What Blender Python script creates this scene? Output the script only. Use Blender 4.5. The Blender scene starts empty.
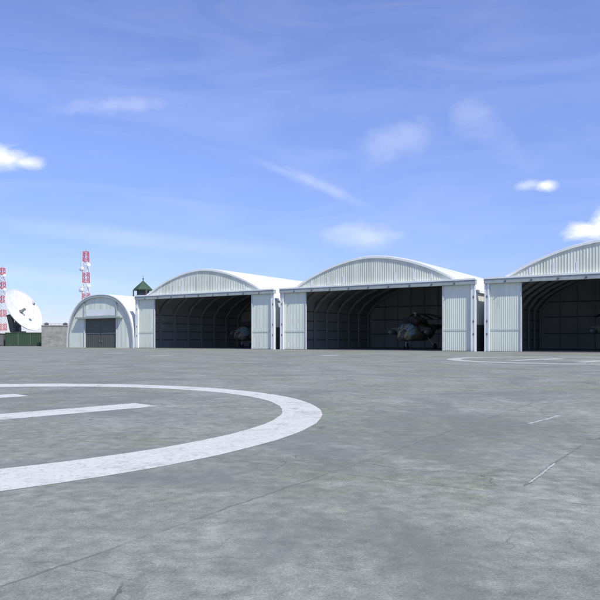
import bpy, bmesh, math, random
from mathutils import Vector, Matrix
random.seed(7)
R = math.radians
PI = math.pi
S = bpy.context.scene
COL = S.collection
FPX, HZ, CAMH = 650.0, 339.5, 1.6          # focal length in photo pixels, horizon row, eye height
U = Vector((0.8421, -0.5393, 0)); N = Vector((0.5393, 0.8421, 0)); Y0 = 102.97
ROT = math.atan2(U.y, U.x)

def F(s, d=0, z=0):                         # facade line of the hangars: s along it, d behind it
    p = Vector((0, Y0, 0)) + U*s + N*d
    p.z = z
    return p

# ------------------------------------------------------------------ materials
def nodes(name):
    m = bpy.data.materials.new(name); m.use_nodes = True
    nt = m.node_tree; b = nt.nodes['Principled BSDF']
    return m, nt, b
def N_(nt, t, **k):
    n = nt.nodes.new(t)
    for a, v in k.items():
        if a in n.inputs.keys() if isinstance(a, str) else False: n.inputs[a].default_value = v
        else: setattr(n, a, v)
    return n
def noise(nt, vec, scale, detail=6, rough=.55, dist=0.0):
    n = nt.nodes.new('ShaderNodeTexNoise')
    n.inputs['Scale'].default_value = scale; n.inputs['Detail'].default_value = detail
    n.inputs['Roughness'].default_value = rough; n.inputs['Distortion'].default_value = dist
    if vec: nt.links.new(vec, n.inputs['Vector'])
    return n.outputs['Fac']
def ramp(nt, fac, stops):
    r = nt.nodes.new('ShaderNodeValToRGB'); nt.links.new(fac, r.inputs[0])
    e = r.color_ramp.elements
    while len(e) < len(stops): e.new(.5)
    for i, (p, c) in enumerate(stops):
        e[i].position = p
        e[i].color = (c, c, c, 1) if isinstance(c, (int, float)) else (*c, 1)
    return r.outputs[0]
def mix(nt, fac, a, b, mode='MIX'):
    m = nt.nodes.new('ShaderNodeMix'); m.data_type = 'RGBA'; m.blend_type = mode
    for i, v in ((0, fac), (6, a), (7, b)):
        if isinstance(v, bpy.types.NodeSocket): nt.links.new(v, m.inputs[i])
        elif i == 0: m.inputs[0].default_value = v
        else: m.inputs[i].default_value = (*v, 1)
    return m.outputs[2]
def mth(nt, op, a, b=0.0, c=0.0):
    m = nt.nodes.new('ShaderNodeMath'); m.operation = op
    for i, v in enumerate((a, b, c)):
        if isinstance(v, bpy.types.NodeSocket): nt.links.new(v, m.inputs[i])
        else: m.inputs[i].default_value = v
    return m.outputs[0]
def mapping(nt, scale=(1, 1, 1), rot=(0, 0, 0), loc=(0, 0, 0), src='Object'):
    t = nt.nodes.new('ShaderNodeTexCoord'); m = nt.nodes.new('ShaderNodeMapping')
    nt.links.new(t.outputs[src], m.inputs[0])
    m.inputs['Scale'].default_value = scale; m.inputs['Rotation'].default_value = rot; m.inputs['Location'].default_value = loc
    return m.outputs[0]
def bump(nt, b, h, strength=.3, dist=.02):
    n = nt.nodes.new('ShaderNodeBump'); n.inputs['Strength'].default_value = strength; n.inputs['Distance'].default_value = dist
    nt.links.new(h, n.inputs['Height']); nt.links.new(n.outputs[0], b.inputs['Normal'])

def wpos(nt, scale=(1, 1, 1), loc=(0, 0, 0)):
    t = nt.nodes.new('ShaderNodeNewGeometry'); m = nt.nodes.new('ShaderNodeMapping')
    nt.links.new(t.outputs['Position'], m.inputs[0]); m.inputs['Scale'].default_value = scale; m.inputs['Location'].default_value = loc
    return m.outputs[0]
def weathered(name, c1, c2, scale=.6, stretch=(1, 1, .25), rough=.6, metal=0.0, dirt=None, dirt_amt=.5):
    m, nt, b = nodes(name)
    v = wpos(nt, stretch)
    n1 = noise(nt, v, scale, 8, .6)
    col = mix(nt, ramp(nt, n1, [(.35, 0.0), (.65, 1.0)]), c1, c2)
    if dirt:
        n2 = noise(nt, wpos(nt, (stretch[0]*2.2, stretch[1]*2.2, stretch[2]), (9, 3, 5)), scale*2, 8, .65)
        f = mth(nt, 'MULTIPLY', ramp(nt, n2, [(.52, 0.0), (.72, 1.0)]), dirt_amt)
        col = mix(nt, f, col, dirt)
    nt.links.new(col, b.inputs['Base Color'])
    b.inputs['Roughness'].default_value = rough; b.inputs['Metallic'].default_value = metal
    bump(nt, b, noise(nt, v, 25, 4), .15, .01)
    return m
def plain(name, c, rough=.6, metal=0.0):
    return weathered(name, c, tuple(x*.82 for x in c), 1.2, (1, 1, 1), rough, metal)

M = {}
M['door'] = weathered('door_sheet', (.71, .75, .64), (.62, .66, .56), .35, (1.6, 1, .3), .5, 0, (.33, .38, .39), .35)
M['gable'] = weathered('gable_sheet', (.68, .71, .61), (.53, .56, .47), .45, (2.2, 1, .35), .5, 0, (.72, .76, .75), .75)
M['roof'] = weathered('white_roof_sheet', (.78, .79, .78), (.70, .71, .70), .3, (1, .3, 1), .55, 0, (.55, .55, .52), .3)
M['column'] = weathered('column_paint', (.84, .85, .83), (.76, .78, .76), 1, (1, 1, .3), .5, 0, (.4, .4, .38), .4)
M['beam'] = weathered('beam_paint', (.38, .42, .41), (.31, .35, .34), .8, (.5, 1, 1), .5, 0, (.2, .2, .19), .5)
M['trim'] = plain('trim_paint', (.6, .64, .63), .45)
M['dark_trim'] = plain('dark_steel', (.07, .075, .075), .5)
M['sidewall'] = weathered('side_wall_sheet', (.68, .70, .67), (.56, .58, .55), .5, (1, 2, .3), .6)
M['wainscot'] = plain('dark_plinth', (.09, .10, .09), .8)
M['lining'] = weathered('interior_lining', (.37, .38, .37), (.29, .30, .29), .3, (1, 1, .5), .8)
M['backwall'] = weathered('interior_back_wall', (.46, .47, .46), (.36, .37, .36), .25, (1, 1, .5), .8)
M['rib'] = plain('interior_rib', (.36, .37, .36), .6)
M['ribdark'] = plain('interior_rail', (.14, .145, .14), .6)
M['slab'] = plain('hangar_floor', (.26, .26, .25), .7)
M['smallwall'] = weathered('small_hangar_sheet', (.67, .71, .60), (.58, .62, .53), .5, (1.6, 1, .4), .55, 0, (.7, .73, .7), .4)
M['green'] = weathered('green_container_paint', (.035, .075, .036), (.026, .056, .028), .6, (1, 1, .4), .55, 0, (.06, .07, .045), .4)
M['dish'] = plain('dish_white', (.76, .77, .75), .5)
M['mount'] = plain('dish_mount', (.13, .12, .11), .6)
M['tred'] = plain('tower_red', (.62, .12, .11), .5)
M['twhite'] = plain('tower_white', (.8, .8, .8), .5)
M['roofgreen'] = weathered('green_roof_tile', (.045, .085, .045), (.03, .06, .035), 1.2, (1, 1, 1), .6)
M['plaster'] = weathered('white_plaster', (.72, .72, .68), (.62, .62, .58), .6, (1, 1, .4), .8)
M['tyre'] = plain('rubber', (.02, .02, .02), .85)
M['metal'] = plain('grey_metal', (.22, .23, .23), .4, .3)
M['lamp'] = plain('lamp_housing', (.14, .14, .14), .5)

m, nt, b = nodes('cockpit_glass')
b.inputs['Base Color'].default_value = (.22, .32, .33, 1); b.inputs['Roughness'].default_value = .12
b.inputs['Specular IOR Level'].default_value = .9
M['glass'] = m
m, nt, b = nodes('camouflage')
v = mapping(nt)
a = ramp(nt, noise(nt, v, .75, 2, .4), [(.48, 0.0), (.50, 1.0)])
c = ramp(nt, noise(nt, mapping(nt, loc=(7, 2, 9)), .9, 2, .4), [(.54, 0.0), (.56, 1.0)])
nt.links.new(mix(nt, c, mix(nt, a, (.24, .19, .10), (.10, .11, .055)), (.05, .045, .035)), b.inputs['Base Color'])
b.inputs['Roughness'].default_value = .6
M['camo'] = m

# rough masonry
m, nt, b = nodes('old_block_wall')
v = mapping(nt, (1, 1, 1), (R(90), 0, 0))
br = nt.nodes.new('ShaderNodeTexBrick'); nt.links.new(v, br.inputs['Vector'])
br.inputs['Scale'].default_value = 1.0
br.inputs['Color1'].default_value = (.28, .27, .24, 1); br.inputs['Color2'].default_value = (.20, .20, .18, 1); br.inputs['Mortar'].default_value = (.13, .13, .12, 1)
br.inputs['Brick Width'].default_value = .8; br.inputs['Row Height'].default_value = .4; br.inputs['Mortar Size'].default_value = .02
nz = noise(nt, mapping(nt), .7, 8, .65)
nt.links.new(mix(nt, ramp(nt, nz, [(.38, .0), (.65, .85)]), br.outputs[0], (.34, .33, .30)), b.inputs['Base Color'])
b.inputs['Roughness'].default_value = .9
M['block'] = m

# concrete apron with algae-green, pale and dark patches
m, nt, b = nodes('weathered_concrete')
v = mapping(nt, rot=(0, 0, -ROT))
big = noise(nt, v, .07, 5, .6, .4)
med = noise(nt, mapping(nt, loc=(31, 12, 0)), .42, 9, .68, .6)
fin = noise(nt, mapping(nt, loc=(3, 2, 0)), 5.0, 10, .72)
vf = noise(nt, mapping(nt, loc=(3, 2, 0)), 55.0, 4, .7)
col = mix(nt, ramp(nt, med, [(.33, 0.0), (.67, 1.0)]), (.175, .181, .158), (.262, .268, .236))
col = mix(nt, mth(nt, 'MULTIPLY', ramp(nt, big, [(.40, 0.0), (.62, 1.0)]), .55), col, (.205, .211, .188))
gmask = mth(nt, 'MULTIPLY', ramp(nt, noise(nt, mapping(nt, (1, .8, 1), loc=(5.5, 4.2, 0)), .22, 8, .65, .8), [(.47, 0.0), (.64, 1.0)]),
            ramp(nt, noise(nt, mapping(nt, loc=(15, 4, 0)), 1.7, 8, .7), [(.36, .1), (.62, 1.0)]))
col = mix(nt, mth(nt, 'MULTIPLY', gmask, .85), col, (.155, .190, .115))
lmask = mth(nt, 'MULTIPLY', ramp(nt, noise(nt, mapping(nt, (1, 1, 1), loc=(2, 41, 0)), .55, 10, .72, 1.2), [(.56, 0.0), (.70, 1.0)]), .55)
col = mix(nt, lmask, col, (.33, .335, .31))
dmask = mth(nt, 'MULTIPLY', ramp(nt, noise(nt, mapping(nt, (1, 1, 1), loc=(52, 1, 0)), .8, 10, .75, 1.5), [(.59, 0.0), (.72, 1.0)]), .6)
col = mix(nt, dmask, col, (.105, .11, .10))
col = mix(nt, .55, col, ramp(nt, fin, [(.32, .22), (.68, .78)]), 'OVERLAY')
mf = noise(nt, mapping(nt, loc=(13, 22, 0)), 1.9, 10, .75, 1.0)
col = mix(nt, .28, col, ramp(nt, mf, [(.33, .25), (.67, .75)]), 'OVERLAY')
col = mix(nt, .55, col, ramp(nt, vf, [(.3, .2), (.7, .8)]), 'OVERLAY')
vo = nt.nodes.new('ShaderNodeTexVoronoi'); vo.feature = 'DISTANCE_TO_EDGE'; vo.inputs['Scale'].default_value = .33
vm = nt.nodes.new('ShaderNodeVectorMath'); vm.operation = 'ADD'; nt.links.new(mapping(nt), vm.inputs[0])
nc = nt.nodes.new('ShaderNodeTexNoise'); nc.inputs['Scale'].default_value = 1.2; nc.inputs['Detail'].default_value = 8; nt.links.new(mapping(nt), nc.inputs['Vector'])
nt.links.new(nc.outputs['Color'], vm.inputs[1]); nt.links.new(vm.outputs[0], vo.inputs['Vector'])
ck = mth(nt, 'MULTIPLY', mth(nt, 'LESS_THAN', vo.outputs['Distance'], .0035), ramp(nt, noise(nt, mapping(nt, loc=(18, 3, 0)), .25, 5, .6), [(.50, 0.0), (.6, .7)]))
col = mix(nt, ck, col, (.075, .08, .07))
stn = ramp(nt, noise(nt, mapping(nt, (1, 1, 1), (0, 0, R(20)), (61, 21, 0)), .16, 9, .7, 1.6), [(.48, 0.0), (.60, .6)])
col = mix(nt, stn, col, (.135, .145, .135))
# slab joints, in line with the hangars, broken up
sep = nt.nodes.new('ShaderNodeSeparateXYZ'); nt.links.new(v, sep.inputs[0])
wob = mth(nt, 'MULTIPLY', mth(nt, 'SUBTRACT', noise(nt, mapping(nt), 1.1, 5, .7), .5), .16)
def joint(sock, off, period=6.0, w=.016):
    a = mth(nt, 'ADD', mth(nt, 'ADD', sock, wob), off)
    f = mth(nt, 'ABSOLUTE', mth(nt, 'SUBTRACT', mth(nt, 'FRACT', mth(nt, 'DIVIDE', a, period)), .5))
    return mth(nt, 'LESS_THAN', f, w/period)
jj = mth(nt, 'MAXIMUM', joint(sep.outputs[0], .9), joint(sep.outputs[1], 2.2))
jj = mth(nt, 'MULTIPLY', jj, ramp(nt, noise(nt, mapping(nt, loc=(8, 8, 0)), .5, 6, .7), [(.40, 0.0), (.55, .75)]))
col = mix(nt, jj, col, (.12, .125, .11))
nt.links.new(col, b.inputs['Base Color'])
nt.links.new(ramp(nt, med, [(.3, .82), (.7, .62)]), b.inputs['Roughness'])
b.inputs['Specular IOR Level'].default_value = .3
bump(nt, b, mth(nt, 'ADD', fin, mth(nt, 'MULTIPLY', vf, .4)), .5, .02)
M['ground'] = m

# worn white road paint
def paint(name, wear, cover=1.0):
    m, nt, b = nodes(name)
    w = ramp(nt, noise(nt, mapping(nt), 2.4, 12, .78, .5), [(wear, 0.0), (wear+.16, 1.0)])
    w2 = ramp(nt, noise(nt, mapping(nt, loc=(4, 4, 0)), 14, 8, .75), [(.36, .55), (.5, 0.0)])
    col = mix(nt, w, (.57, .57, .53), (.47, .47, .44))
    col = mix(nt, w2, col, (.30, .31, .30))
    nt.links.new(col, b.inputs['Base Color']); b.inputs['Roughness'].default_value = .6
    al = mth(nt, 'MULTIPLY', ramp(nt, noise(nt, mapping(nt, loc=(7, 9, 0)), 9, 12, .8, .4), [(.34, .35), (.44, 1.0)]), ramp(nt, noise(nt, mapping(nt, loc=(1, 19, 0)), 1.3, 10, .75, .8), [(.30, .45), (.46, .97)]))
    nt.links.new(mth(nt, 'MULTIPLY', al, cover), b.inputs['Alpha'])
    bump(nt, b, noise(nt, mapping(nt), 30, 6, .7), .3, .01)
    return m
M['paint'] = paint('white_marking_paint', .5)
M['oldpaint'] = paint('faded_marking_paint', .38, .85); M['oldpaint'].node_tree.nodes['Principled BSDF'].inputs['Roughness'].default_value = .8
M['crack'] = weathered('joint_sealant', (.09, .095, .085), (.2, .21, .2), 2.5, (1, 1, 1), .9)
M['patch'] = weathered('pale_mortar', (.38, .39, .38), (.27, .28, .27), 3, (1, 1, 1), .9)

# ------------------------------------------------------------------ mesh helpers
def new(name, verts, faces, mat, parent=None, smooth=False):
    me = bpy.data.meshes.new(name); me.from_pydata([tuple(v) for v in verts], [], faces); me.update()
    bm = bmesh.new(); bm.from_mesh(me); bmesh.ops.recalc_face_normals(bm, faces=bm.faces); bm.to_mesh(me); bm.free()
    if smooth:
        for p in me.polygons: p.use_smooth = True
        me.set_sharp_from_angle(angle=R(40))
    me.materials.append(M[mat])
    o = bpy.data.objects.new(name, me); COL.objects.link(o)
    if parent: o.parent = parent
    return o
class MB:
    def __init__(s): s.v = []; s.f = []
    def add(s, v, f):
        k = len(s.v); s.v += [Vector(x) for x in v]; s.f += [tuple(i+k for i in q) for q in f]; return s
    def box(s, x0, x1, y0, y1, z0, z1):
        return s.add([(x, y, z) for x in (x0, x1) for y in (y0, y1) for z in (z0, z1)],
                     [(0, 1, 3, 2), (4, 6, 7, 5), (0, 4, 5, 1), (2, 3, 7, 6), (0, 2, 6, 4), (1, 5, 7, 3)])
    def bar(s, a, b, w, h=None, n=4, w2=None):
        a, b = Vector(a), Vector(b); d = (b-a).normalized(); h = h or w
        up = Vector((0, 0, 1)) if abs(d.z) < .95 else Vector((0, 1, 0))
        x = d.cross(up).normalized(); y = x.cross(d).normalized()
        vs = []
        for p, k in ((a, 1), (b, (w2/w if w2 else 1))):
            for i in range(n):
                t = 2*PI*(i+.5)/n; q = math.sqrt(2) if n == 4 else 1
                vs.append(p + x*math.cos(t)*w/2*q*k + y*math.sin(t)*h/2*q*k)
        return s.add(vs, [tuple(range(n)), tuple(range(n, 2*n))] + [(i, (i+1) % n, n+(i+1) % n, n+i) for i in range(n)])
    def lathe(s, prof, c=(0, 0, 0), ax=(0, 0, 1), n=24, cap=True):
        ax = Vector(ax).normalized(); c = Vector(c)
        t = Vector((1, 0, 0)) if abs(ax.x) < .9 else Vector((0, 1, 0))
        x = ax.cross(t).normalized(); y = ax.cross(x)
        vs = [c + ax*z + (x*math.cos(2*PI*i/n) + y*math.sin(2*PI*i/n))*r for r, z in prof for i in range(n)]
        fs = [(j*n+i, j*n+(i+1) % n, (j+1)*n+(i+1) % n, (j+1)*n+i) for j in range(len(prof)-1) for i in range(n)]
        if cap: fs += [tuple(range(n)), tuple(range((len(prof)-1)*n, len(prof)*n))]
        return s.add(vs, fs)
    def loft(s, rings):
        n = len(rings[0]); vs = [p for r in rings for p in r]; m_ = len(rings)
        fs = [(j*n+i, j*n+(i+1) % n, (j+1)*n+(i+1) % n, (j+1)*n+i) for j in range(m_-1) for i in range(n)]
        fs += [tuple(range(n)), tuple(range((m_-1)*n, m_*n))]
        return s.add(vs, fs)
    def build(s, name, mat, parent=None, smooth=False): return new(name, s.v, s.f, mat, parent, smooth)

def tag(o, label=None, cat=None, group=None, kind=None):
    for k, v in (('label', label), ('category', cat), ('group', group), ('kind', kind)):
        if v: o[k] = v
    return o
def empty(name, loc, rz=0):
    o = bpy.data.objects.new(name, None); COL.objects.link(o); o.location = loc; o.rotation_euler = (0, 0, rz)
    o.empty_display_size = .5
    return o
def copy_tree(o, parent=None):
    c = o.copy(); COL.objects.link(c)
    if parent: c.parent = parent
    for ch in list(o.children): copy_tree(ch, c)
    return c

def sheet(x0, x1, zb, zt, y, depth=.06, pitch=.5, thick=.06):
    """trapezoidal profiled sheet facing -y; zb, zt are functions of x"""
    xs = []; x = x0; k = 0
    pat = [(0, 0), (.30, 0), (.42, 1), (.68, 1), (.80, 0)]
    while x < x1:
        for a, h in pat:
            xx = x+a*pitch
            if xx < x1: xs.append((xx, h))
        x += pitch
    xs.append((x1, 0))
    m_ = MB(); n = len(xs); vs = []
    for xx, h in xs:
        zt_, zb_ = zt(xx), zb(xx)
        if zt_-zb_ < .01: zt_ = zb_+.01
        yf = y-depth*h
        vs += [(xx, yf, zb_), (xx, yf, zt_), (xx, y+thick, zt_), (xx, y+thick, zb_)]
    fs = []
    for i in range(n-1):
        a, c = i*4, (i+1)*4
        for j in range(4): fs.append((a+j, c+j, c+(j+1) % 4, a+(j+1) % 4))
    fs += [(0, 1, 2, 3), tuple((n-1)*4+j for j in (3, 2, 1, 0))]
    return m_.add(vs, fs)

# ------------------------------------------------------------------ setting: ground and markings
g = 3000
vs = []; fs = []
# the ground sheet: finer near the camera is not needed, one sheet to the horizon
gr = new('ground', [(-g, -200, 0), (g, -200, 0), (g, g, 0), (-g, g, 0)], [(0, 1, 2, 3)], 'ground'); tag(gr, kind='structure')

def ring(name, co, ro, ci, ri, z=.004, n=160, mat='paint', jit=.012):
    vs = []
    for i in range(n):
        t = 2*PI*i/n
        vs.append((co[0]+(ro+random.uniform(-jit, jit))*math.cos(t), co[1]+(ro+random.uniform(-jit, jit))*math.sin(t), z))
    for i in range(n):
        t = 2*PI*i/n
        vs.append((ci[0]+(ri+random.uniform(-jit, jit))*math.cos(t), ci[1]+(ri+random.uniform(-jit, jit))*math.sin(t), z))
    o = new(name, vs, [(i, (i+1) % n, n+(i+1) % n, n+i) for i in range(n)], mat)
    return tag(o, kind='structure')
ring('helipad_circle_marking', (-8.82, 14.22), 9.30, (-8.11, 14.37), 7.72)
ring('helipad_circle_marking', (21.0, 50.6), 9.35, (21.0, 50.6), 8.25, mat='oldpaint')
HD = Vector((.694, .72, 0)); HP = Vector((-.72, .694, 0))
def hmark(c, half, leg, w, mat, z=.004, cut=0.0):
    m_ = MB()
    c = Vector((c[0], c[1], z))
    def quad(p, q, ww, seg=24):
        d = (q-p).normalized(); nn = Vector((-d.y, d.x, 0)); vv = []
        for i in range(seg+1):
            t = p.lerp(q, i/seg)
            vv += [t+nn*(ww/2+random.uniform(-.01, .01)), t-nn*(ww/2+random.uniform(-.01, .01))]
        m_.add(vv, [(2*i, 2*i+1, 2*i+3, 2*i+2) for i in range(seg)])
    for s_ in (-1, 1): quad(c+HP*leg*s_-HD*half, c+HP*leg*s_+HD*(half-(cut if s_ > 0 else 0)), w)
    quad(c-HP*(leg-w/2), c+HP*(leg-w/2), w)
    return tag(m_.build('helipad_letter_marking', mat), kind='structure')
hmark((-8.72, 14.4), 4.55, 2.5, 1.05, 'paint', cut=.95)
hmark((21.0, 50.6), 4.5, 2.5, .9, 'oldpaint')
def strip(name, pts, w, mat, z=.004, jit=.3, sub=10):
    P = []
    for a, c in zip(pts[:-1], pts[1:]):
        for i in range(sub): P.append(Vector((a[0], a[1], z)).lerp(Vector((c[0], c[1], z)), i/sub))
    P.append(Vector((*pts[-1], z))); n = len(P); vs = []
    for i, p in enumerate(P):
        d = (P[min(i+1, n-1)]-P[max(i-1, 0)]).normalized(); nn = Vector((-d.y, d.x, 0))
        ww = w*(1 if 0 < i < n-1 else .15)
        off = random.uniform(-.25, .25)*w*jit
        vs += [p+nn*(ww/2*random.uniform(1-jit, 1+jit)+off), p-nn*(ww/2*random.uniform(1-jit, 1+jit)-off)]
    return tag(new(name, vs, [(2*i, 2*i+1, 2*i+3, 2*i+2) for i in range(n-1)], mat), kind='structure')
def gp(x, y): Y = FPX*CAMH/(y-HZ); return ((x-300)/FPX*Y, Y)
strip('slab_joint', [gp(524, 486), gp(537, 477), gp(551, 465), gp(567, 455), gp(584, 444)], .028, 'crack', jit=.5, sub=16)
strip('slab_joint_mortar', [gp(529, 483.5), gp(541, 475), gp(555, 463.5)], .03, 'patch', z=.008, jit=.4, sub=16)
strip('slab_joint_mortar', [gp(528, 424), gp(540, 421), (gp(560, 415.5))], .08, 'patch', jit=.5, sub=16)
strip('slab_joint', [gp(590, 439.5), gp(600, 438), gp(620, 436)], .1, 'crack', jit=.6)
for x, y in ((160, 355.6), (329, 355.6), (115, 353.2)):
    p = Vector((*gp(x, y), 0)); a = p-U*.7; c = p+U*.7
    strip('stand_marking', [(a.x, a.y), (c.x, c.y)], 3.2, 'oldpaint', jit=.05)

# ------------------------------------------------------------------ the big hangars
W = 30.55; EX = .68; D = 32.0; ZE = 9.8; ZO = 9.05; CX = W/2
def vault(x): return 13.72-3.92*(abs(x-CX)/13.05)**1.85
def portal_path(off=0.0):
    P = [(-.16+off, 0), (-.16+off, 6.6), (1.2+off, 8.35-off)]
    xs = [3.2, 6, 9, 12, CX]
    P += [(x, vault(x)-.55-off) for x in xs]
    P2 = [(W-x, z) for x, z in reversed(P[:-1])]
    return P+P2
def make_hangar():
    r = empty('hangar', (0, 0, 0), ROT)
    # gable
    ga = sheet(2.05, W-2.05, lambda x: ZE+.06, lambda x: max(vault(x), ZE+.07), 0, .03, .36).build('gable', 'gable', r)
    for x in (5.2, 8.1, 10.9, 19.3, 22.2, 24.9):
        MB().box(x-.17, x+.17, -.045, -.033, ZE+.35, ZE+.35+min(1.15, vault(x)-ZE-.7)).build('vent_panel', 'roof', ga)
    # curved trim on the gable and front edge of the vault
    m_ = MB(); n = 60; vs = []
    for i in range(n+1):
        x = 2.0+(W-4.0)*i/n; z = vault(x)
        vs += [(x, -.16, z-.10), (x, -.16, z+.20), (x, .35, z+.20), (x, .35, z-.10)]
    fs = [(a*4+j, a*4+4+j, a*4+4+(j+1) % 4, a*4+(j+1) % 4) for a in range(n) for j in range(4)] + [(0, 1, 2, 3), (n*4+3, n*4+2, n*4+1, n*4)]
    m_.add(vs, fs).build('arch_trim', 'column', r)
    # header
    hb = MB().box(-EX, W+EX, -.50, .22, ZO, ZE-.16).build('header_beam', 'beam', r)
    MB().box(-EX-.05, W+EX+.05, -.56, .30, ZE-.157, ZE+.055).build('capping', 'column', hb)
    for i in range(9):
        x = 2.2+i*(W-4.4)/8
        MB().box(x-.1, x+.1, -.60, -.503, ZO+.14, ZO+.34).box(x-.04, x+.04, -.66, -.60, ZO+.16, ZO+.3).build('bracket', 'lamp', hb)
    # sliding doors, stacked at both sides
    for a, c in ((0.0, 4.05), (W-4.0, W)):
        d_ = sheet(a+.02, c-.02, lambda x: .06, lambda x: ZO-.01, -.02, .018, .28).build('sliding_door', 'door', r)
        inner = c if a == 0 else a
        MB().box(inner-.09, inner+.09, -.12, .12, .03, ZO-.015).build('door_edge', 'trim', d_)
        MB().box(a+.1, c-.1, .06, .14, .06, ZO-.02).build('back_leaf', 'sidewall', d_)
        MB().box(a+.03, c-.03, -.10, -.078, 2.9, 3.0).build('rail', 'trim', d_)
    # columns: two flanges and a web
    for a in (-EX, W):
        cm = MB().box(a+.01, a+.22, -.30, .12, 0, ZO-.002).box(a+EX-.23, a+EX-.02, -.30, .12, 0, ZO-.002).box(a+.222, a+EX-.232, -.16, .1, .02, ZO-.004)
        co = cm.build('column', 'column', r)
        for z in (2.2, 3.9, 7.2):
            MB().box(a+.235, a+EX-.245, -.28, -.162, z, z+.26).build('bracket', 'lamp', co)
    # roof shell
    n = 72; vs = []; fs = []
    for i in range(n+1):
        x = -EX+(W+2*EX)*i/n; z = vault(x)+.34
        vs += [(x, .36, z), (x, D, z), (x, D, z-.14), (x, .36, z-.14)]
    for i in range(n):
        a, c = i*4, i*4+4
        fs += [(a, c, c+1, a+1), (a+1, c+1, c+2, a+2), (a+2, c+2, c+3, a+3), (a+3, c+3, c, a)]
    fs += [(0, 1, 2, 3), (n*4+3, n*4+2, n*4+1, n*4)]
    rf = new('roof', vs, fs, 'roof', r, True)
    sm = MB()
    for k in range(1, 32):
        y = .36+k*1.0; pts = []
        for i in range(25):
            x = -EX+(W+2*EX)*i/24; pts.append(Vector((x, y, vault(x)+.36)))
        for p, q in zip(pts[:-1], pts[1:]): sm.bar(p, q, .07, .07)
    sm.build('roof_seam', 'roof', rf)
    for a, sg in ((-EX+.02, -1), (W+EX-.02, 1)):
        z = vault(a)
        MB().box(min(a, a+sg*.22), max(a, a+sg*.22), .36, D, z-.10, z+.28).build('gutter', 'roof', r)
    # side walls
    for a, sg in ((-.54, -1), (W+.54, 1)):
        sw = MB().box(a-.06, a+.06, .31, D, 0, 7.95).build('side_wall', 'sidewall', r)
        x0, x1 = (a-.12, a-.063) if sg < 0 else (a+.063, a+.12)
        MB().box(x0, x1, .33, D, 0, 3.6).build('plinth', 'wainscot', sw)
        rb = MB()
        for k in range(26): rb.box(min(a+sg*.06, a+sg*.11), max(a+sg*.06, a+sg*.11), 1+k*1.2, 1.08+k*1.2, 3.61, 7.5)
        rb.build('wall_rib', 'trim', sw)
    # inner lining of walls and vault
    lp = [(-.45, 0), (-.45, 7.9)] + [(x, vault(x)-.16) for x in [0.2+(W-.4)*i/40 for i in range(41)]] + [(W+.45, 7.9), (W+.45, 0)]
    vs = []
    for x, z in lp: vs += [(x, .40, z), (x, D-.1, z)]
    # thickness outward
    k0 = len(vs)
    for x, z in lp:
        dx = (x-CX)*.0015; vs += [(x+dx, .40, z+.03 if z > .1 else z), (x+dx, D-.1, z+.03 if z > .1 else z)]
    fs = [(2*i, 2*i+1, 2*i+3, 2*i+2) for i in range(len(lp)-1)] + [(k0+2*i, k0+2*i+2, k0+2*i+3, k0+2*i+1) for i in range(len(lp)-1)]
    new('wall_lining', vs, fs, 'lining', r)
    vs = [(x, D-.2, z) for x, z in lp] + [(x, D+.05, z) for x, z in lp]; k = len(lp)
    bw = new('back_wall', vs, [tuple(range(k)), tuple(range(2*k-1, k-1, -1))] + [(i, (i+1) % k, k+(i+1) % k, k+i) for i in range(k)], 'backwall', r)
    post = MB()
    for i in range(1, 11):
        x = W*i/11; post.box(x-.12, x+.12, D-.45, D-.203, .01, vault(x)-.7)
    post.build('post', 'lining', bw)
    rail = MB()
    for z in (2.6, 5.4, 8.0): rail.box(.1, W-.1, D-.56, D-.453, z, z+.16)
    rail.build('rail', 'ribdark', bw)
    # portal frames
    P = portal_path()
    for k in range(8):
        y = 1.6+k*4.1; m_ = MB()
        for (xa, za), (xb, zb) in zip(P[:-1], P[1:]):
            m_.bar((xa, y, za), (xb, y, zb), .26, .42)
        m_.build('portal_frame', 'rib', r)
    for a in (-.37, W+.37):
        for z in (1.5, 3.1, 4.7, 6.3):
            MB().box(a-.07, a+.07, .9, D-.6, z, z+.14).build('girt', 'ribdark', r)
    MB().box(-.43, W+.43, .02, D-.21, .003, .02).build('floor', 'slab', r)
    MB().box(-.4, W+.4, -.55, -.12, .003, .03).build('door_track', 'dark_trim', r)
    return r
h0 = make_hangar()
hg = 'large arched hangars in a row along the apron'
specs = [(-36.0, 'large arched hangar next to the small one, farthest of the three big hangars', 11.9),
         (-2.96, 'middle large arched hangar with a camouflaged helicopter in plain view behind its open doors', 0),
         (30.1, 'nearest large arched hangar, cut off by the right edge of the photo', 0)]
for i, (s_, lab, _) in enumerate(specs):
    o = h0 if i == 0 else copy_tree(h0)
    o.location = F(s_); tag(o, lab, 'hangar', hg)

# ------------------------------------------------------------------ the small hangar
sh = empty('small_hangar', F(-56.15), ROT)
tag(sh, 'small round arched hangar with a closed dark door, left of the large hangars', 'hangar')
SW, SH_, SD = 18.7, 10.2, 18.0
def sz(x, a=None, h=SH_, p=2.45):
    a = a or SW/2; t = min(1, abs(x-SW/2)/a); return h*(1-t**p)**(1/p)
DX0, DX1, DZ = 5.0, 13.9, 5.75
def arcpts(a, h, n=64, p=2.45):
    P = []
    for i in range(n+1):
        t = PI*i/n; c, s_ = math.cos(t), math.sin(t)
        P.append((SW/2-a*math.copysign(abs(c)**(2/p), c), h*abs(s_)**(2/p)))
    return P
m_ = sheet(.25, DX0, lambda x: 0, lambda x: sz(x)-.05, 0, .03, .36)
m2 = sheet(DX1, SW-.25, lambda x: 0, lambda x: sz(x)-.05, 0, .03, .36)
m3 = sheet(DX0+.003, DX1-.003, lambda x: DZ, lambda x: sz(x)-.05, 0, .03, .36)
m_.add(m2.v, m2.f); m_.add(m3.v, m3.f); fw = m_.build('front_wall', 'smallwall', sh)
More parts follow.
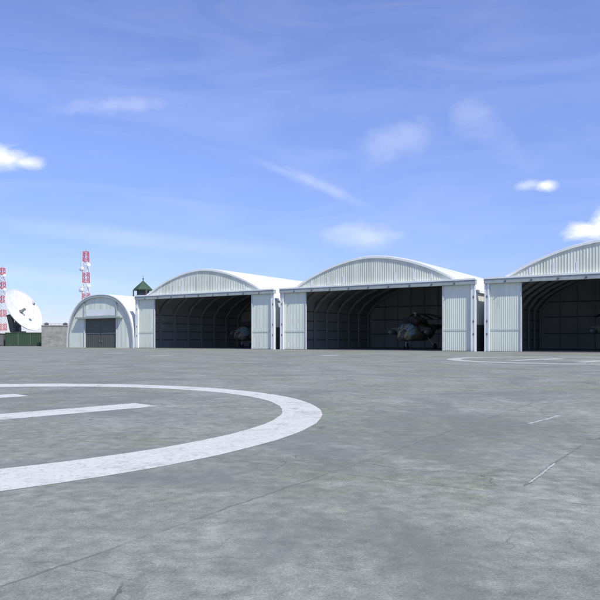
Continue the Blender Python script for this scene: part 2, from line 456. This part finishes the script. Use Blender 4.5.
MB().box(DX0+.2, DX1-.2, -.075, -.053, DZ+.55, DZ+1.75).build('sign_board', 'roof', sh)
MB().box(DX0-2.3, DX1+1.9, -.75, -.055, DZ+.02, DZ+.2).box(DX0-2.3, DX1+1.9, -.75, -.68, DZ+.2, DZ+.32).build('canopy', 'beam', sh)
for x in (DX0-.35, DX1+.1):
    MB().box(x, x+.25, -.2, -.053, DZ+.33, sz(x)-.35).build('pilaster', 'beam', sh)
for x in (DX0-.35, DX1+.1):
    MB().box(x, x+.25, -.16, -.053, 0, DZ+.018).build('door_jamb', 'trim', sh)
c_ = (DX0+DX1)/2
for a, b_ in ((DX0+.003, c_-.03), (c_+.03, DX1-.003)):
    dl = sheet(a, b_, lambda x: .05, lambda x: DZ-.01, .10, .03, .6).build('door_leaf', 'wainscot', sh)
    MB().box(b_-.35 if b_ < c_ else a+.22, b_-.22 if b_ < c_ else a+.35, .0, .068, 1.1, 1.5).build('handle', 'metal', dl)
    MB().box(a+.1, b_-.1, .02, .068, 2.8, 2.92).build('rail', 'lining', dl)
A = arcpts(SW/2+.12, SH_+.12); B = arcpts(SW/2-.28, SH_-.30); k = len(A)
vs = []
for (xa, za), (xb, zb) in zip(A, B): vs += [(xa, -.32, za), (xb, -.32, zb), (xb, .06, zb), (xa, .06, za)]
fs = [(i*4+j, i*4+4+j, i*4+4+(j+1) % 4, i*4+(j+1) % 4) for i in range(k-1) for j in range(4)] + [(0, 1, 2, 3), ((k-1)*4+3, (k-1)*4+2, (k-1)*4+1, (k-1)*4)]
new('arch_trim', vs, fs, 'beam', sh, True)
A = arcpts(SW/2+.45, SH_+.28); B = arcpts(SW/2+.12, SH_+.13)
vs = []
for (xa, za), (xb, zb) in zip(A, B): vs += [(xa, -.35, za), (xb, -.35, zb), (xb, SD, zb), (xa, SD, za)]
rf = new('roof', vs, fs, 'roof', sh, True)
sm = MB()
for q in range(18):
    y = .4+q*1.0
    for p0, p1 in zip(A[2:-3:2], A[4::2]): sm.bar((p0[0], y, p0[1]), (p1[0], y, p1[1]), .08, .08)
sm.build('roof_seam', 'roof', rf)
B = arcpts(SW/2+.1, SH_+.1)
vs = [(x, SD-.3, z) for x, z in B]+[(x, SD-.1, z) for x, z in B]; k = len(B)
new('back_wall', vs, [tuple(range(k)), tuple(range(2*k-1, k-1, -1))]+[(i, (i+1) % k, k+(i+1) % k, k+i) for i in range(k)], 'sidewall', sh)

# ------------------------------------------------------------------ helicopters
def sect(y, hw, zc, hh, n=20, p=2.6, flat=0):
    r = []
    for i in range(n):
        t = 2*PI*i/n; c, s_ = math.cos(t), math.sin(t)
        r.append(Vector((hw*math.copysign(abs(c)**(2/p), c), y, zc+hh*math.copysign(abs(s_)**(2/p), s_))))
    return r
def make_heli():
    r = empty('helicopter', (0, 0, 0), ROT)
    body = [(0, .25, 1.95, .25), (.15, .55, 2.0, .5), (.6, .95, 2.15, .85), (1.3, 1.2, 2.35, 1.15), (2.2, 1.32, 2.5, 1.3), (3.2, 1.35, 2.55, 1.32), (6, 1.35, 2.55, 1.32), (8.6, 1.35, 2.6, 1.28),
            (10, 1.05, 2.85, 1.02), (11.5, .62, 3.2, .66), (12.8, .42, 3.4, .45)]
    MB().loft([sect(*q) for q in body]).build('fuselage', 'camo', r, True)
    tb = MB().loft([sect(12.81, .41, 3.4, .44), sect(15, .33, 3.5, .36), sect(18.2, .22, 3.65, .24)]).build('tail_boom', 'camo', r, True)
    MB().add([(-.08, 16.9, 3.8), (.08, 16.9, 3.8), (.08, 18.1, 3.8), (-.08, 18.1, 3.8), (-.06, 18.4, 5.6), (.06, 18.4, 5.6), (.06, 19.2, 5.6), (-.06, 19.2, 5.6)],
             [(0, 1, 2, 3), (4, 5, 6, 7), (0, 1, 5, 4), (1, 2, 6, 5), (2, 3, 7, 6), (3, 0, 4, 7)]).build('tail_fin', 'camo', tb)
    MB().box(-1.5, 1.5, 16.3, 17.0, 3.58, 3.66).build('stabiliser', 'camo', tb)
    tr = MB().lathe([(.12, 0), (.12, .3)], (.1, 18.8, 5.4), (1, 0, 0), 10)
    for i in range(3):
        t = 2*PI*i/3+.4; tr.bar((.35, 18.8, 5.4), (.35, 18.8+1.7*math.cos(t), 5.4+1.7*math.sin(t)), .05, .2)
    tr.build('tail_rotor', 'metal', tb)
    # windscreen: panes wrapped round the nose, a thin shell just proud of it
    prof = [(.42, .88, 2.15, .76), (.6, .97, 2.15, .87), (1.3, 1.225, 2.35, 1.175), (1.85, 1.30, 2.45, 1.27)]
    rings = [sect(*q, n=48) for q in prof]
    def pane(name, i0, i1, j0=0, j1=3, mat='glass'):
        vs = []; k = i1-i0+1
        for j in range(j0, j1+1):
            for i in range(i0, i1+1):
                p = rings[j][i % 48]; c = Vector((0, p.y, 2.3)); vs.append(p+(p-c).normalized()*.02)
        for j in range(j0, j1+1):
            for i in range(i0, i1+1): vs.append(vs[(j-j0)*k+i-i0]-Vector((0, -.04, 0))-(vs[(j-j0)*k+i-i0]-Vector((0, vs[(j-j0)*k+i-i0].y, 2.3))).normalized()*.04)
        n_ = (j1-j0+1)*k; f_ = []
        for j in range(j1-j0):
            for i in range(k-1):
                a = j*k+i; f_.append((a, a+1, a+k+1, a+k)); f_.append((n_+a, n_+a+k, n_+a+k+1, n_+a+1))
        return new(name, vs, f_, mat, r, True)
    for a, b_ in ((-1, 3), (4, 8), (9, 11), (13, 15), (16, 20), (21, 25)): pane('windscreen_pane', a, b_)
    for a in (3, 8, 12, 16, 20):
        pass
    for sg in (-1, 1):
        for y in (4.6, 5.9, 7.2):
            MB().lathe([(.3, 0), (.3, .05), (.22, .06)], (sg*1.33, y, 2.95), (sg, 0, 0), 16).build('window', 'wainscot', r)
        # engine intake
        en = MB().lathe([(.36, 0), (.46, .15), (.46, 1.8), (.3, 2.6)], (sg*.52, 2.5, 4.15), (0, 1, 0), 18).build('engine', 'mount', r, True)
        MB().lathe([(.35, -.03), (.40, -.01), (.40, .05)], (sg*.52, 2.49, 4.15), (0, 1, 0), 14).build('intake', 'tyre', en)
        # outrigger with pod
        py = MB().bar((sg*1.25, 3.4, 3.0), (sg*3.0, 3.3, 2.85), .12, .5).build('weapon_pylon', 'camo', r)
        MB().lathe([(.15, -.3), (.36, 0), (.4, .2), (.4, 2.0), (.2, 2.3)], (sg*2.75, 2.2, 2.55), (0, 1, 0), 14).build('rocket_pod', 'mount', py, True)
        wl = MB().bar((sg*1.2, 6.9, 1.7), (sg*2.1, 7.1, .45), .12).bar((sg*1.0, 7.6, 1.45), (sg*2.05, 7.1, .45), .09).build('landing_gear', 'metal', r)
        MB().lathe([(.2, -.16), (.42, -.14), (.45, 0), (.42, .14), (.2, .16)], (sg*2.2, 7.1, .45), (1, 0, 0), 20).build('wheel', 'tyre', wl, True)
    MB().loft([sect(3.6, .5, 4.25, .35), sect(4.6, .75, 4.35, .5), (sect(7.5, .7, 4.2, .5)), sect(9.5, .25, 3.75, .2)]).build('engine_cowling', 'camo', r, True)
    ng = MB().bar((0, 1.7, 1.35), (0, 1.5, .35), .13).build('landing_gear', 'metal', r)
    for sg in (-1, 1): MB().lathe([(.15, -.09), (.29, -.08), (.32, 0), (.29, .08), (.15, .09)], (sg*.2, 1.5, .32), (1, 0, 0), 18).build('wheel', 'tyre', ng, True)
    ro = MB().lathe([(.3, 0), (.22, .2), (.16, .55), (.35, .6), (.35, .8), (.1, .95)], (0, 5.0, 4.6), (0, 0, 1), 16).build('rotor_hub', 'metal', r, True)
    for i in range(5):
        t = PI/2+(i-2)*.27; d_ = Vector((math.cos(t), math.sin(t), 0)); w = Vector((-d_.y, d_.x, 0))
        vv = []
        for k in range(9):
            q = k/8; c = Vector((0, 5.0, 5.3))+d_*(.35+q*6.6)+Vector((0, 0, -.75*q*q)); hw = .1 if k == 0 else .26
            vv += [c-w*hw+Vector((0, 0, .02)), c+w*hw+Vector((0, 0, .02)), c+w*hw-Vector((0, 0, .03)), c-w*hw-Vector((0, 0, .03))]
        ff = [(a*4+j, a*4+4+j, a*4+4+(j+1) % 4, a*4+(j+1) % 4) for a in range(8) for j in range(4)]+[(0, 1, 2, 3), (35, 34, 33, 32)]
        new('blade', vv, ff, 'mount', ro)
    return r
he = make_heli()
for i, (s_, d_, lab) in enumerate([(15.6, 4.0, 'camouflaged military helicopter parked nose out inside the middle large hangar'),
                                   (-19.1, 8.0, 'helicopter deep in the shade of the farthest large hangar'),
                                   (44.2, 7.0, 'helicopter in the nearest hangar, only its edge visible at the right of the photo')]):
    o = he if i == 0 else copy_tree(he)
    o.location = F(s_, d_, .021); o.scale = (1.08, 1.08, 1.08); tag(o, lab, 'helicopter', 'helicopters parked inside the hangars')

# ------------------------------------------------------------------ far left: dish, container, wall
def at(x, Y, z=0): return Vector(((x-300)/FPX*Y, Y, z))
dc = at(22.6, 165, 8.93)
root = empty('satellite_dish', (dc.x-1.6, dc.y+1.4, 0))
tag(root, 'large white satellite dish tilted up to the right behind the green container', 'satellite dish')
def loc(v): return Vector(v)-root.location
nrm = Vector((.846, -.249, .47)).normalized(); c0 = loc(dc); RD = 5.8
FD = 1.15                                      # bowl depth
ap = c0-nrm*FD*.55
n = 64; prof = [(RD*q/14, FD*(q/14)**2) for q in range(15)]
prof2 = [(r_, z-.16) for r_, z in reversed(prof)]
prof[0] = (.02, 0); prof2[-1] = (.02, -.16)
MB().lathe(prof+prof2, ap, nrm, n, False).build('reflector', 'dish', root, True)
MB().lathe([(RD-.02, FD-.18), (RD+.1, FD-.14), (RD+.1, FD+.06), (RD-.02, FD+.04)], ap, nrm, n, False).build('rim', 'dish', root, True)
tx = nrm.cross(Vector((0, 0, 1))).normalized(); ty = nrm.cross(tx)
ft = ap+nrm*4.3
for i in range(4):
    t = PI/4+PI/2*i; q = ap+(tx*math.cos(t)+ty*math.sin(t))*3.6+nrm*FD*(3.6/RD)**2
    MB().bar(q, ft+(tx*math.cos(t)+ty*math.sin(t))*.35, .08, .08, 8).build('strut', 'dish', root)
MB().lathe([(.2, -.2), (.45, 0), (.5, .1), (.2, .35)], ft, nrm, 24).build('subreflector', 'metal', root, True)
MB().lathe([(.6, .0), (.45, .4), (.3, 1.1), (.4, 1.4)], ap, nrm, 20).build('feed_horn', 'metal', root, True)
MB().lathe([(2.6, -.1), (2.2, -.8), (1.2, -1.5), (1.1, -2.6)], ap, nrm, 12).build('hub', 'mount', root)
pv = ap-nrm*2.4
yk = MB()
for sg in (-1, 1):
    q = pv+tx*1.5*sg
    yk.bar(Vector((q.x, q.y, pv.z+.4)), Vector((q.x*.6, q.y*.6, 3.6)), 1.1, 1.3)
    yk.bar(q, pv+tx*.9*sg, .6, .6, 10)
    yk.bar(ap-nrm*.8+ty*2.2+tx*sg*.8, Vector((q.x*.6-.6, q.y*.6, 3.8)), .22, .22)
    yk.bar(ap-nrm*.8-ty*2.4+tx*sg*.8, pv+tx*sg*.8, .2, .2)
yk.build('yoke', 'mount', root)
MB().lathe([(2.1, 0), (2.0, .6), (1.5, .8), (1.3, 3.2), (1.8, 3.4), (1.8, 3.7)], (0, 0, 0), (0, 0, 1), 24).build('pedestal', 'mount', root)

cy = 155
p0 = at(5.2, cy); p1 = at(41.3, cy); L = (p1-p0).length
root = empty('storage_container', p0); tag(root, 'dark green ribbed storage container in front of the satellite dish', 'container')
sheet(.12, L-.12, lambda x: .15, lambda x: 3.1, 0, .06, .55, .1).build('front_panel', 'green', root)
bx = MB().box(0, .12, -.06, 2.5, .15, 3.1).box(L-.12, L, -.06, 2.5, .15, 3.1).box(.12, L-.12, 2.42, 2.5, .15, 3.1)
bx.build('end_panel', 'green', root)
MB().box(-.02, L+.02, -.1, 2.54, 3.103, 3.28).build('roof', 'green', root)
MB().box(-.02, L+.02, -.1, 2.54, .0, .147).build('base_frame', 'dark_trim', root)
for x in (L*.36, L*.7):
    MB().box(x-.04, x+.04, -.12, -.065, .3, 3.0).build('lock_rod', 'metal', root)
p0 = at(-26, cy+1); L = 7.1
root = empty('equipment_cabinet', p0); tag(root, 'dark grey cabinet at the left edge beside the green container', 'cabinet')
MB().box(0, L, 0, 2.4, .12, 2.85).build('body', 'mount', root)
MB().box(-.08, L+.08, -.08, 2.48, 2.853, 3.05).build('roof', 'green', root)
MB().box(.05, L-.05, .05, 2.35, 0, .117).build('base', 'dark_trim', root)
for x in (L-1.9, L-1.0):
    dd = MB().box(x, x+.8, -.05, -.003, .3, 2.6).build('door', 'lamp', root)
    MB().box(x+.08, x+.16, -.1, -.053, 1.3, 1.6).build('handle', 'metal', dd)

p0 = at(41.5, 152); p1 = at(76, 152); L = (p1-p0).length
root = empty('block_wall', p0); tag(root, 'grey block wall between the green container and the small hangar', 'wall')
MB().box(0, L, 0, .4, 0, 4.75).build('wall', 'block', root)
MB().box(-.08, L+.08, -.1, .5, 4.753, 4.95).build('coping', 'block', root)
for x in (1.1, 5.5):
    MB().box(x-.42, x+.42, -.06, .46, 4.953, 5.3).add([(x-.5, -.14, 5.303), (x+.5, -.14, 5.303), (x+.5, .54, 5.303), (x-.5, .54, 5.303), (x, .2, 5.62)], [(0, 1, 2, 3), (0, 1, 4), (1, 2, 4), (2, 3, 4), (3, 0, 4)]).build('pier_cap', 'mount', root)
rl = MB().bar((.1, .2, 5.25), (L-.1, .2, 5.25), .06)
for i in range(9): rl.bar((.4+i*(L-.8)/8, .2, 4.95), (.4+i*(L-.8)/8, .2, 5.25), .05)
rl.build('railing', 'mount', root)

# ------------------------------------------------------------------ lattice masts
def make_tower(H, nsec, loc_, label):
    r = empty('lattice_tower', loc_); tag(r, label, 'tower', 'red and white lattice radio towers')
    hs = H/nsec
    for k in range(nsec):
        za, zb = k*hs, (k+1)*hs
        wa, wb = 1.0-.4*za/H, 1.0-.4*zb/H
        red = (nsec-1-k) % 2 == 0
        m_ = MB(); ca = [(sx*wa, sy*wa) for sx, sy in ((-1, -1), (1, -1), (1, 1), (-1, 1))]; cb = [(sx*wb, sy*wb) for sx, sy in ((-1, -1), (1, -1), (1, 1), (-1, 1))]
        for i in range(4):
            j = (i+1) % 4
            m_.bar((*ca[i], za), (*cb[i], zb-.003), .15)
            m_.bar((*ca[i], za+.06), (*ca[j], za+.06), .10)
            mid = [((a+b_)/2, (c+d_)/2) for (a, c), (b_, d_) in zip(ca, cb)]; zm = (za+zb)/2
            m_.bar((*ca[i], za), (*mid[j], zm), .085); m_.bar((*ca[j], za), (*mid[i], zm), .085)
            m_.bar((*mid[i], zm), (*cb[j], zb-.03), .085); m_.bar((*mid[j], zm), (*cb[i], zb-.03), .085)
        sec = m_.build('tower_section', 'tred' if red else 'twhite', r); sec['label'] = 'red lattice section' if red else 'white lattice section'
        if not red and k > nsec/2-1 and k > nsec-6:
            for a, w_, zz in ((-2.5, .62, .8), (-.6, .5, 1.9), (2.9, .62, 1.1)):
                d_ = Vector((math.cos(a), math.sin(a), 0)); d2 = Vector((.8*math.cos(a), -abs(math.sin(a))-.4, 0)).normalized()
                MB().lathe([(w_*.7, -.05), (w_, .05), (w_, .5), (w_*.4, .6)], Vector((0, 0, za+zz))+d_*(wa+.35), d2, 18).bar(Vector((0, 0, za+zz))+d_*wa*.8, Vector((0, 0, za+zz))+d_*(wa+.4), .12).build('drum_antenna', 'twhite', r, True)
    MB().bar((0, 0, H), (0, 0, H+1.1), .1, .1, 6, .04).bar((-.8, 0, H-.05), (.8, 0, H-.05), .1).bar((0, -.8, H-.05), (0, .8, H-.05), .1).build('antenna_rod', 'tred', r)
make_tower(26.0, 9, at(86, 180), 'red and white lattice tower rising behind the small arched hangar')
make_tower(25.0, 11, at(2.5, 212), 'red and white lattice tower at the left edge behind the satellite dish')

# ------------------------------------------------------------------ lookout booth with green roof
root = empty('lookout_tower', at(143.2, 158), ROT*.4)
tag(root, 'lookout booth with a pointed dark green roof peeking over the roofs between two hangars', 'tower')
MB().box(-1.5, 1.5, -1.5, 1.5, 0, 11.2).build('shaft', 'plaster', root)
MB().box(-1.9, 1.9, -1.9, 1.9, 11.203, 11.45).build('balcony', 'plaster', root)
bo = MB().box(-1.15, 1.15, -1.15, 1.15, 11.453, 12.35).build('booth', 'plaster', root)
MB().box(-1.1, 1.1, -1.1, 1.1, 12.353, 13.5).build('window', 'wainscot', bo)
for sx in (-1, 1):
    for sy in (-1, 1): MB().bar((sx*1.7, sy*1.7, 11.45), (sx*1.7, sy*1.7, 13.6), .26).build('post', 'mount', root)
MB().lathe([(2.35, 13.5), (2.4, 13.75), (1.7, 14.45), (.95, 15.1), (.25, 15.75), (.05, 15.95)], (0, 0, 0), (0, 0, 1), 8).build('roof', 'roofgreen', root)
MB().lathe([(.08, 15.9), (.08, 16.15), (.2, 16.25), (.2, 16.4), (.05, 16.6), (.03, 17.1)], (0, 0, 0), (0, 0, 1), 10).build('finial', 'mount', root)

# ------------------------------------------------------------------ light, sky, camera
sd = (U*.57-N*.21+Vector((0, 0, .80))).normalized()
sl = bpy.data.lights.new('sun', 'SUN'); sl.energy = 4.2; sl.angle = R(.53); sl.color = (1, .95, .83)
so = bpy.data.objects.new('sun', sl); COL.objects.link(so); so.rotation_euler = sd.to_track_quat('Z', 'Y').to_euler()
w = bpy.data.worlds.new('World'); S.world = w; w.use_nodes = True; nt = w.node_tree
bg = nt.nodes['Background']; sky = nt.nodes.new('ShaderNodeTexSky'); sky.sky_type = 'NISHITA'; sky.sun_disc = False
sky.sun_elevation = math.asin(sd.z); sky.sun_rotation = math.atan2(sd.x, sd.y)
sky.air_density = 1.0; sky.dust_density = .1; sky.ozone_density = 1.6; sky.altitude = 0
tc = nt.nodes.new('ShaderNodeTexCoord'); sp = nt.nodes.new('ShaderNodeSeparateXYZ'); nt.links.new(tc.outputs['Generated'], sp.inputs[0])
az = mth(nt, 'ARCTAN2', sp.outputs[0], sp.outputs[1]); el = mth(nt, 'ARCSINE', sp.outputs[2])
cmb = nt.nodes.new('ShaderNodeCombineXYZ'); nt.links.new(az, cmb.inputs[0]); nt.links.new(el, cmb.inputs[1])
def wmap(scale, rot=0, loc_=(0, 0, 0)):
    m = nt.nodes.new('ShaderNodeMapping'); nt.links.new(cmb.outputs[0], m.inputs[0])
    m.inputs['Scale'].default_value = scale; m.inputs['Rotation'].default_value = (0, 0, rot); m.inputs['Location'].default_value = loc_
    return m.outputs[0]
def ae(x, y):
    X = (x-300)/FPX; Z = (HZ-y)/FPX; return math.atan2(X, 1), math.asin(Z/math.sqrt(X*X+1+Z*Z))
puff = noise(nt, wmap((1, 1.5, 1)), 26, 9, .62, .3)
puff2 = noise(nt, wmap((1, 1.5, 1), 0, (4, 2, 0)), 9, 7, .6, .4)
def cloud(x, y, rx, ry, amp, rot=0, ns=puff, k=1.4):
    a0, e0 = ae(x, y); ca, sa = math.cos(rot), math.sin(rot)
    dx = mth(nt, 'SUBTRACT', az, a0); dy = mth(nt, 'SUBTRACT', el, e0)
    px = mth(nt, 'DIVIDE', mth(nt, 'ADD', mth(nt, 'MULTIPLY', dx, ca), mth(nt, 'MULTIPLY', dy, sa)), rx/FPX)
    py = mth(nt, 'DIVIDE', mth(nt, 'SUBTRACT', mth(nt, 'MULTIPLY', dy, ca), mth(nt, 'MULTIPLY', dx, sa)), ry/FPX)
    r2 = mth(nt, 'ADD', mth(nt, 'MULTIPLY', px, px), mth(nt, 'MULTIPLY', py, py))
    gsn = mth(nt, 'EXPONENT', mth(nt, 'MULTIPLY', r2, -1.0))
    v_ = mth(nt, 'SUBTRACT', mth(nt, 'ADD', gsn, mth(nt, 'MULTIPLY', mth(nt, 'SUBTRACT', ns, .5), k)), .42)
    v_ = mth(nt, 'MULTIPLY', v_, 1.5)
    n_ = nt.nodes.new('ShaderNodeClamp'); nt.links.new(v_, n_.inputs[0])
    v_ = mth(nt, 'MULTIPLY', n_.outputs[0], mth(nt, 'MULTIPLY', gsn, amp))
    return v_
cs = [cloud(3, 157, 34, 14, 1.15), cloud(24, 162, 24, 9, .9), cloud(592, 231, 32, 12, 1.5), cloud(616, 226, 34, 22, 1.8), cloud(546, 186, 15, 7, 1.0), cloud(528, 185, 18, 7, .5, 0),
      cloud(326, 188, 60, 9, .28, R(-24), puff2, 2.0), cloud(285, 172, 50, 6, .15, R(-20), puff2, .9),
      cloud(368, 236, 62, 20, .38, 0, puff2, 2.2), cloud(400, 138, 60, 30, .2, R(20), puff2, 3.2), cloud(480, 125, 70, 30, .16, R(-40), puff2, 3.2),
      cloud(120, 106, 80, 12, .22, R(8), puff2, 3.0), cloud(150, 240, 230, 14, .16, R(-4), puff2, 1.0), cloud(-20, 270, 260, 12, .14, R(-5), puff2, 1.0)]
tot = cs[0]
for c in cs[1:]: tot = mth(nt, 'MAXIMUM', tot, c)
wisp = mth(nt, 'MULTIPLY', ramp(nt, noise(nt, wmap((1, 5, 1), R(12), (2, 3, 0)), 3.2, 8, .6, .9), [(.45, 0.0), (.8, 1.0)]), .10)
tot = mth(nt, 'MAXIMUM', tot, wisp)
cl = nt.nodes.new('ShaderNodeClamp'); nt.links.new(tot, cl.inputs[0]); cl.inputs['Max'].default_value = .95
low = ramp(nt, el, [(0.0, 1.0), (.35, 0.0)])
tint = mix(nt, 1.0, sky.outputs[0], mix(nt, low, (1.15, 1.10, 1.50), (.57, .64, .98)), 'MULTIPLY')
fin_ = mix(nt, cl.outputs[0], tint, (8.2, 8.4, 9.2))
nt.links.new(fin_, bg.inputs['Color']); bg.inputs['Strength'].default_value = .11

cam = bpy.data.cameras.new('camera'); co = bpy.data.objects.new('camera', cam); COL.objects.link(co)
co.location = (0, 0, CAMH); co.rotation_euler = (R(90), 0, 0)
cam.sensor_width = 36; cam.lens = 36*FPX/600; cam.shift_y = (HZ-300)/600; cam.clip_end = 6000; cam.clip_start = .1
S.camera = co
S.view_settings.view_transform = 'Standard'; S.view_settings.look = 'None'; S.view_settings.gamma = 1
S.view_settings.use_curve_mapping = False; S.view_settings.exposure = 0.3
S.render.resolution_x = 1024; S.render.resolution_y = 1024
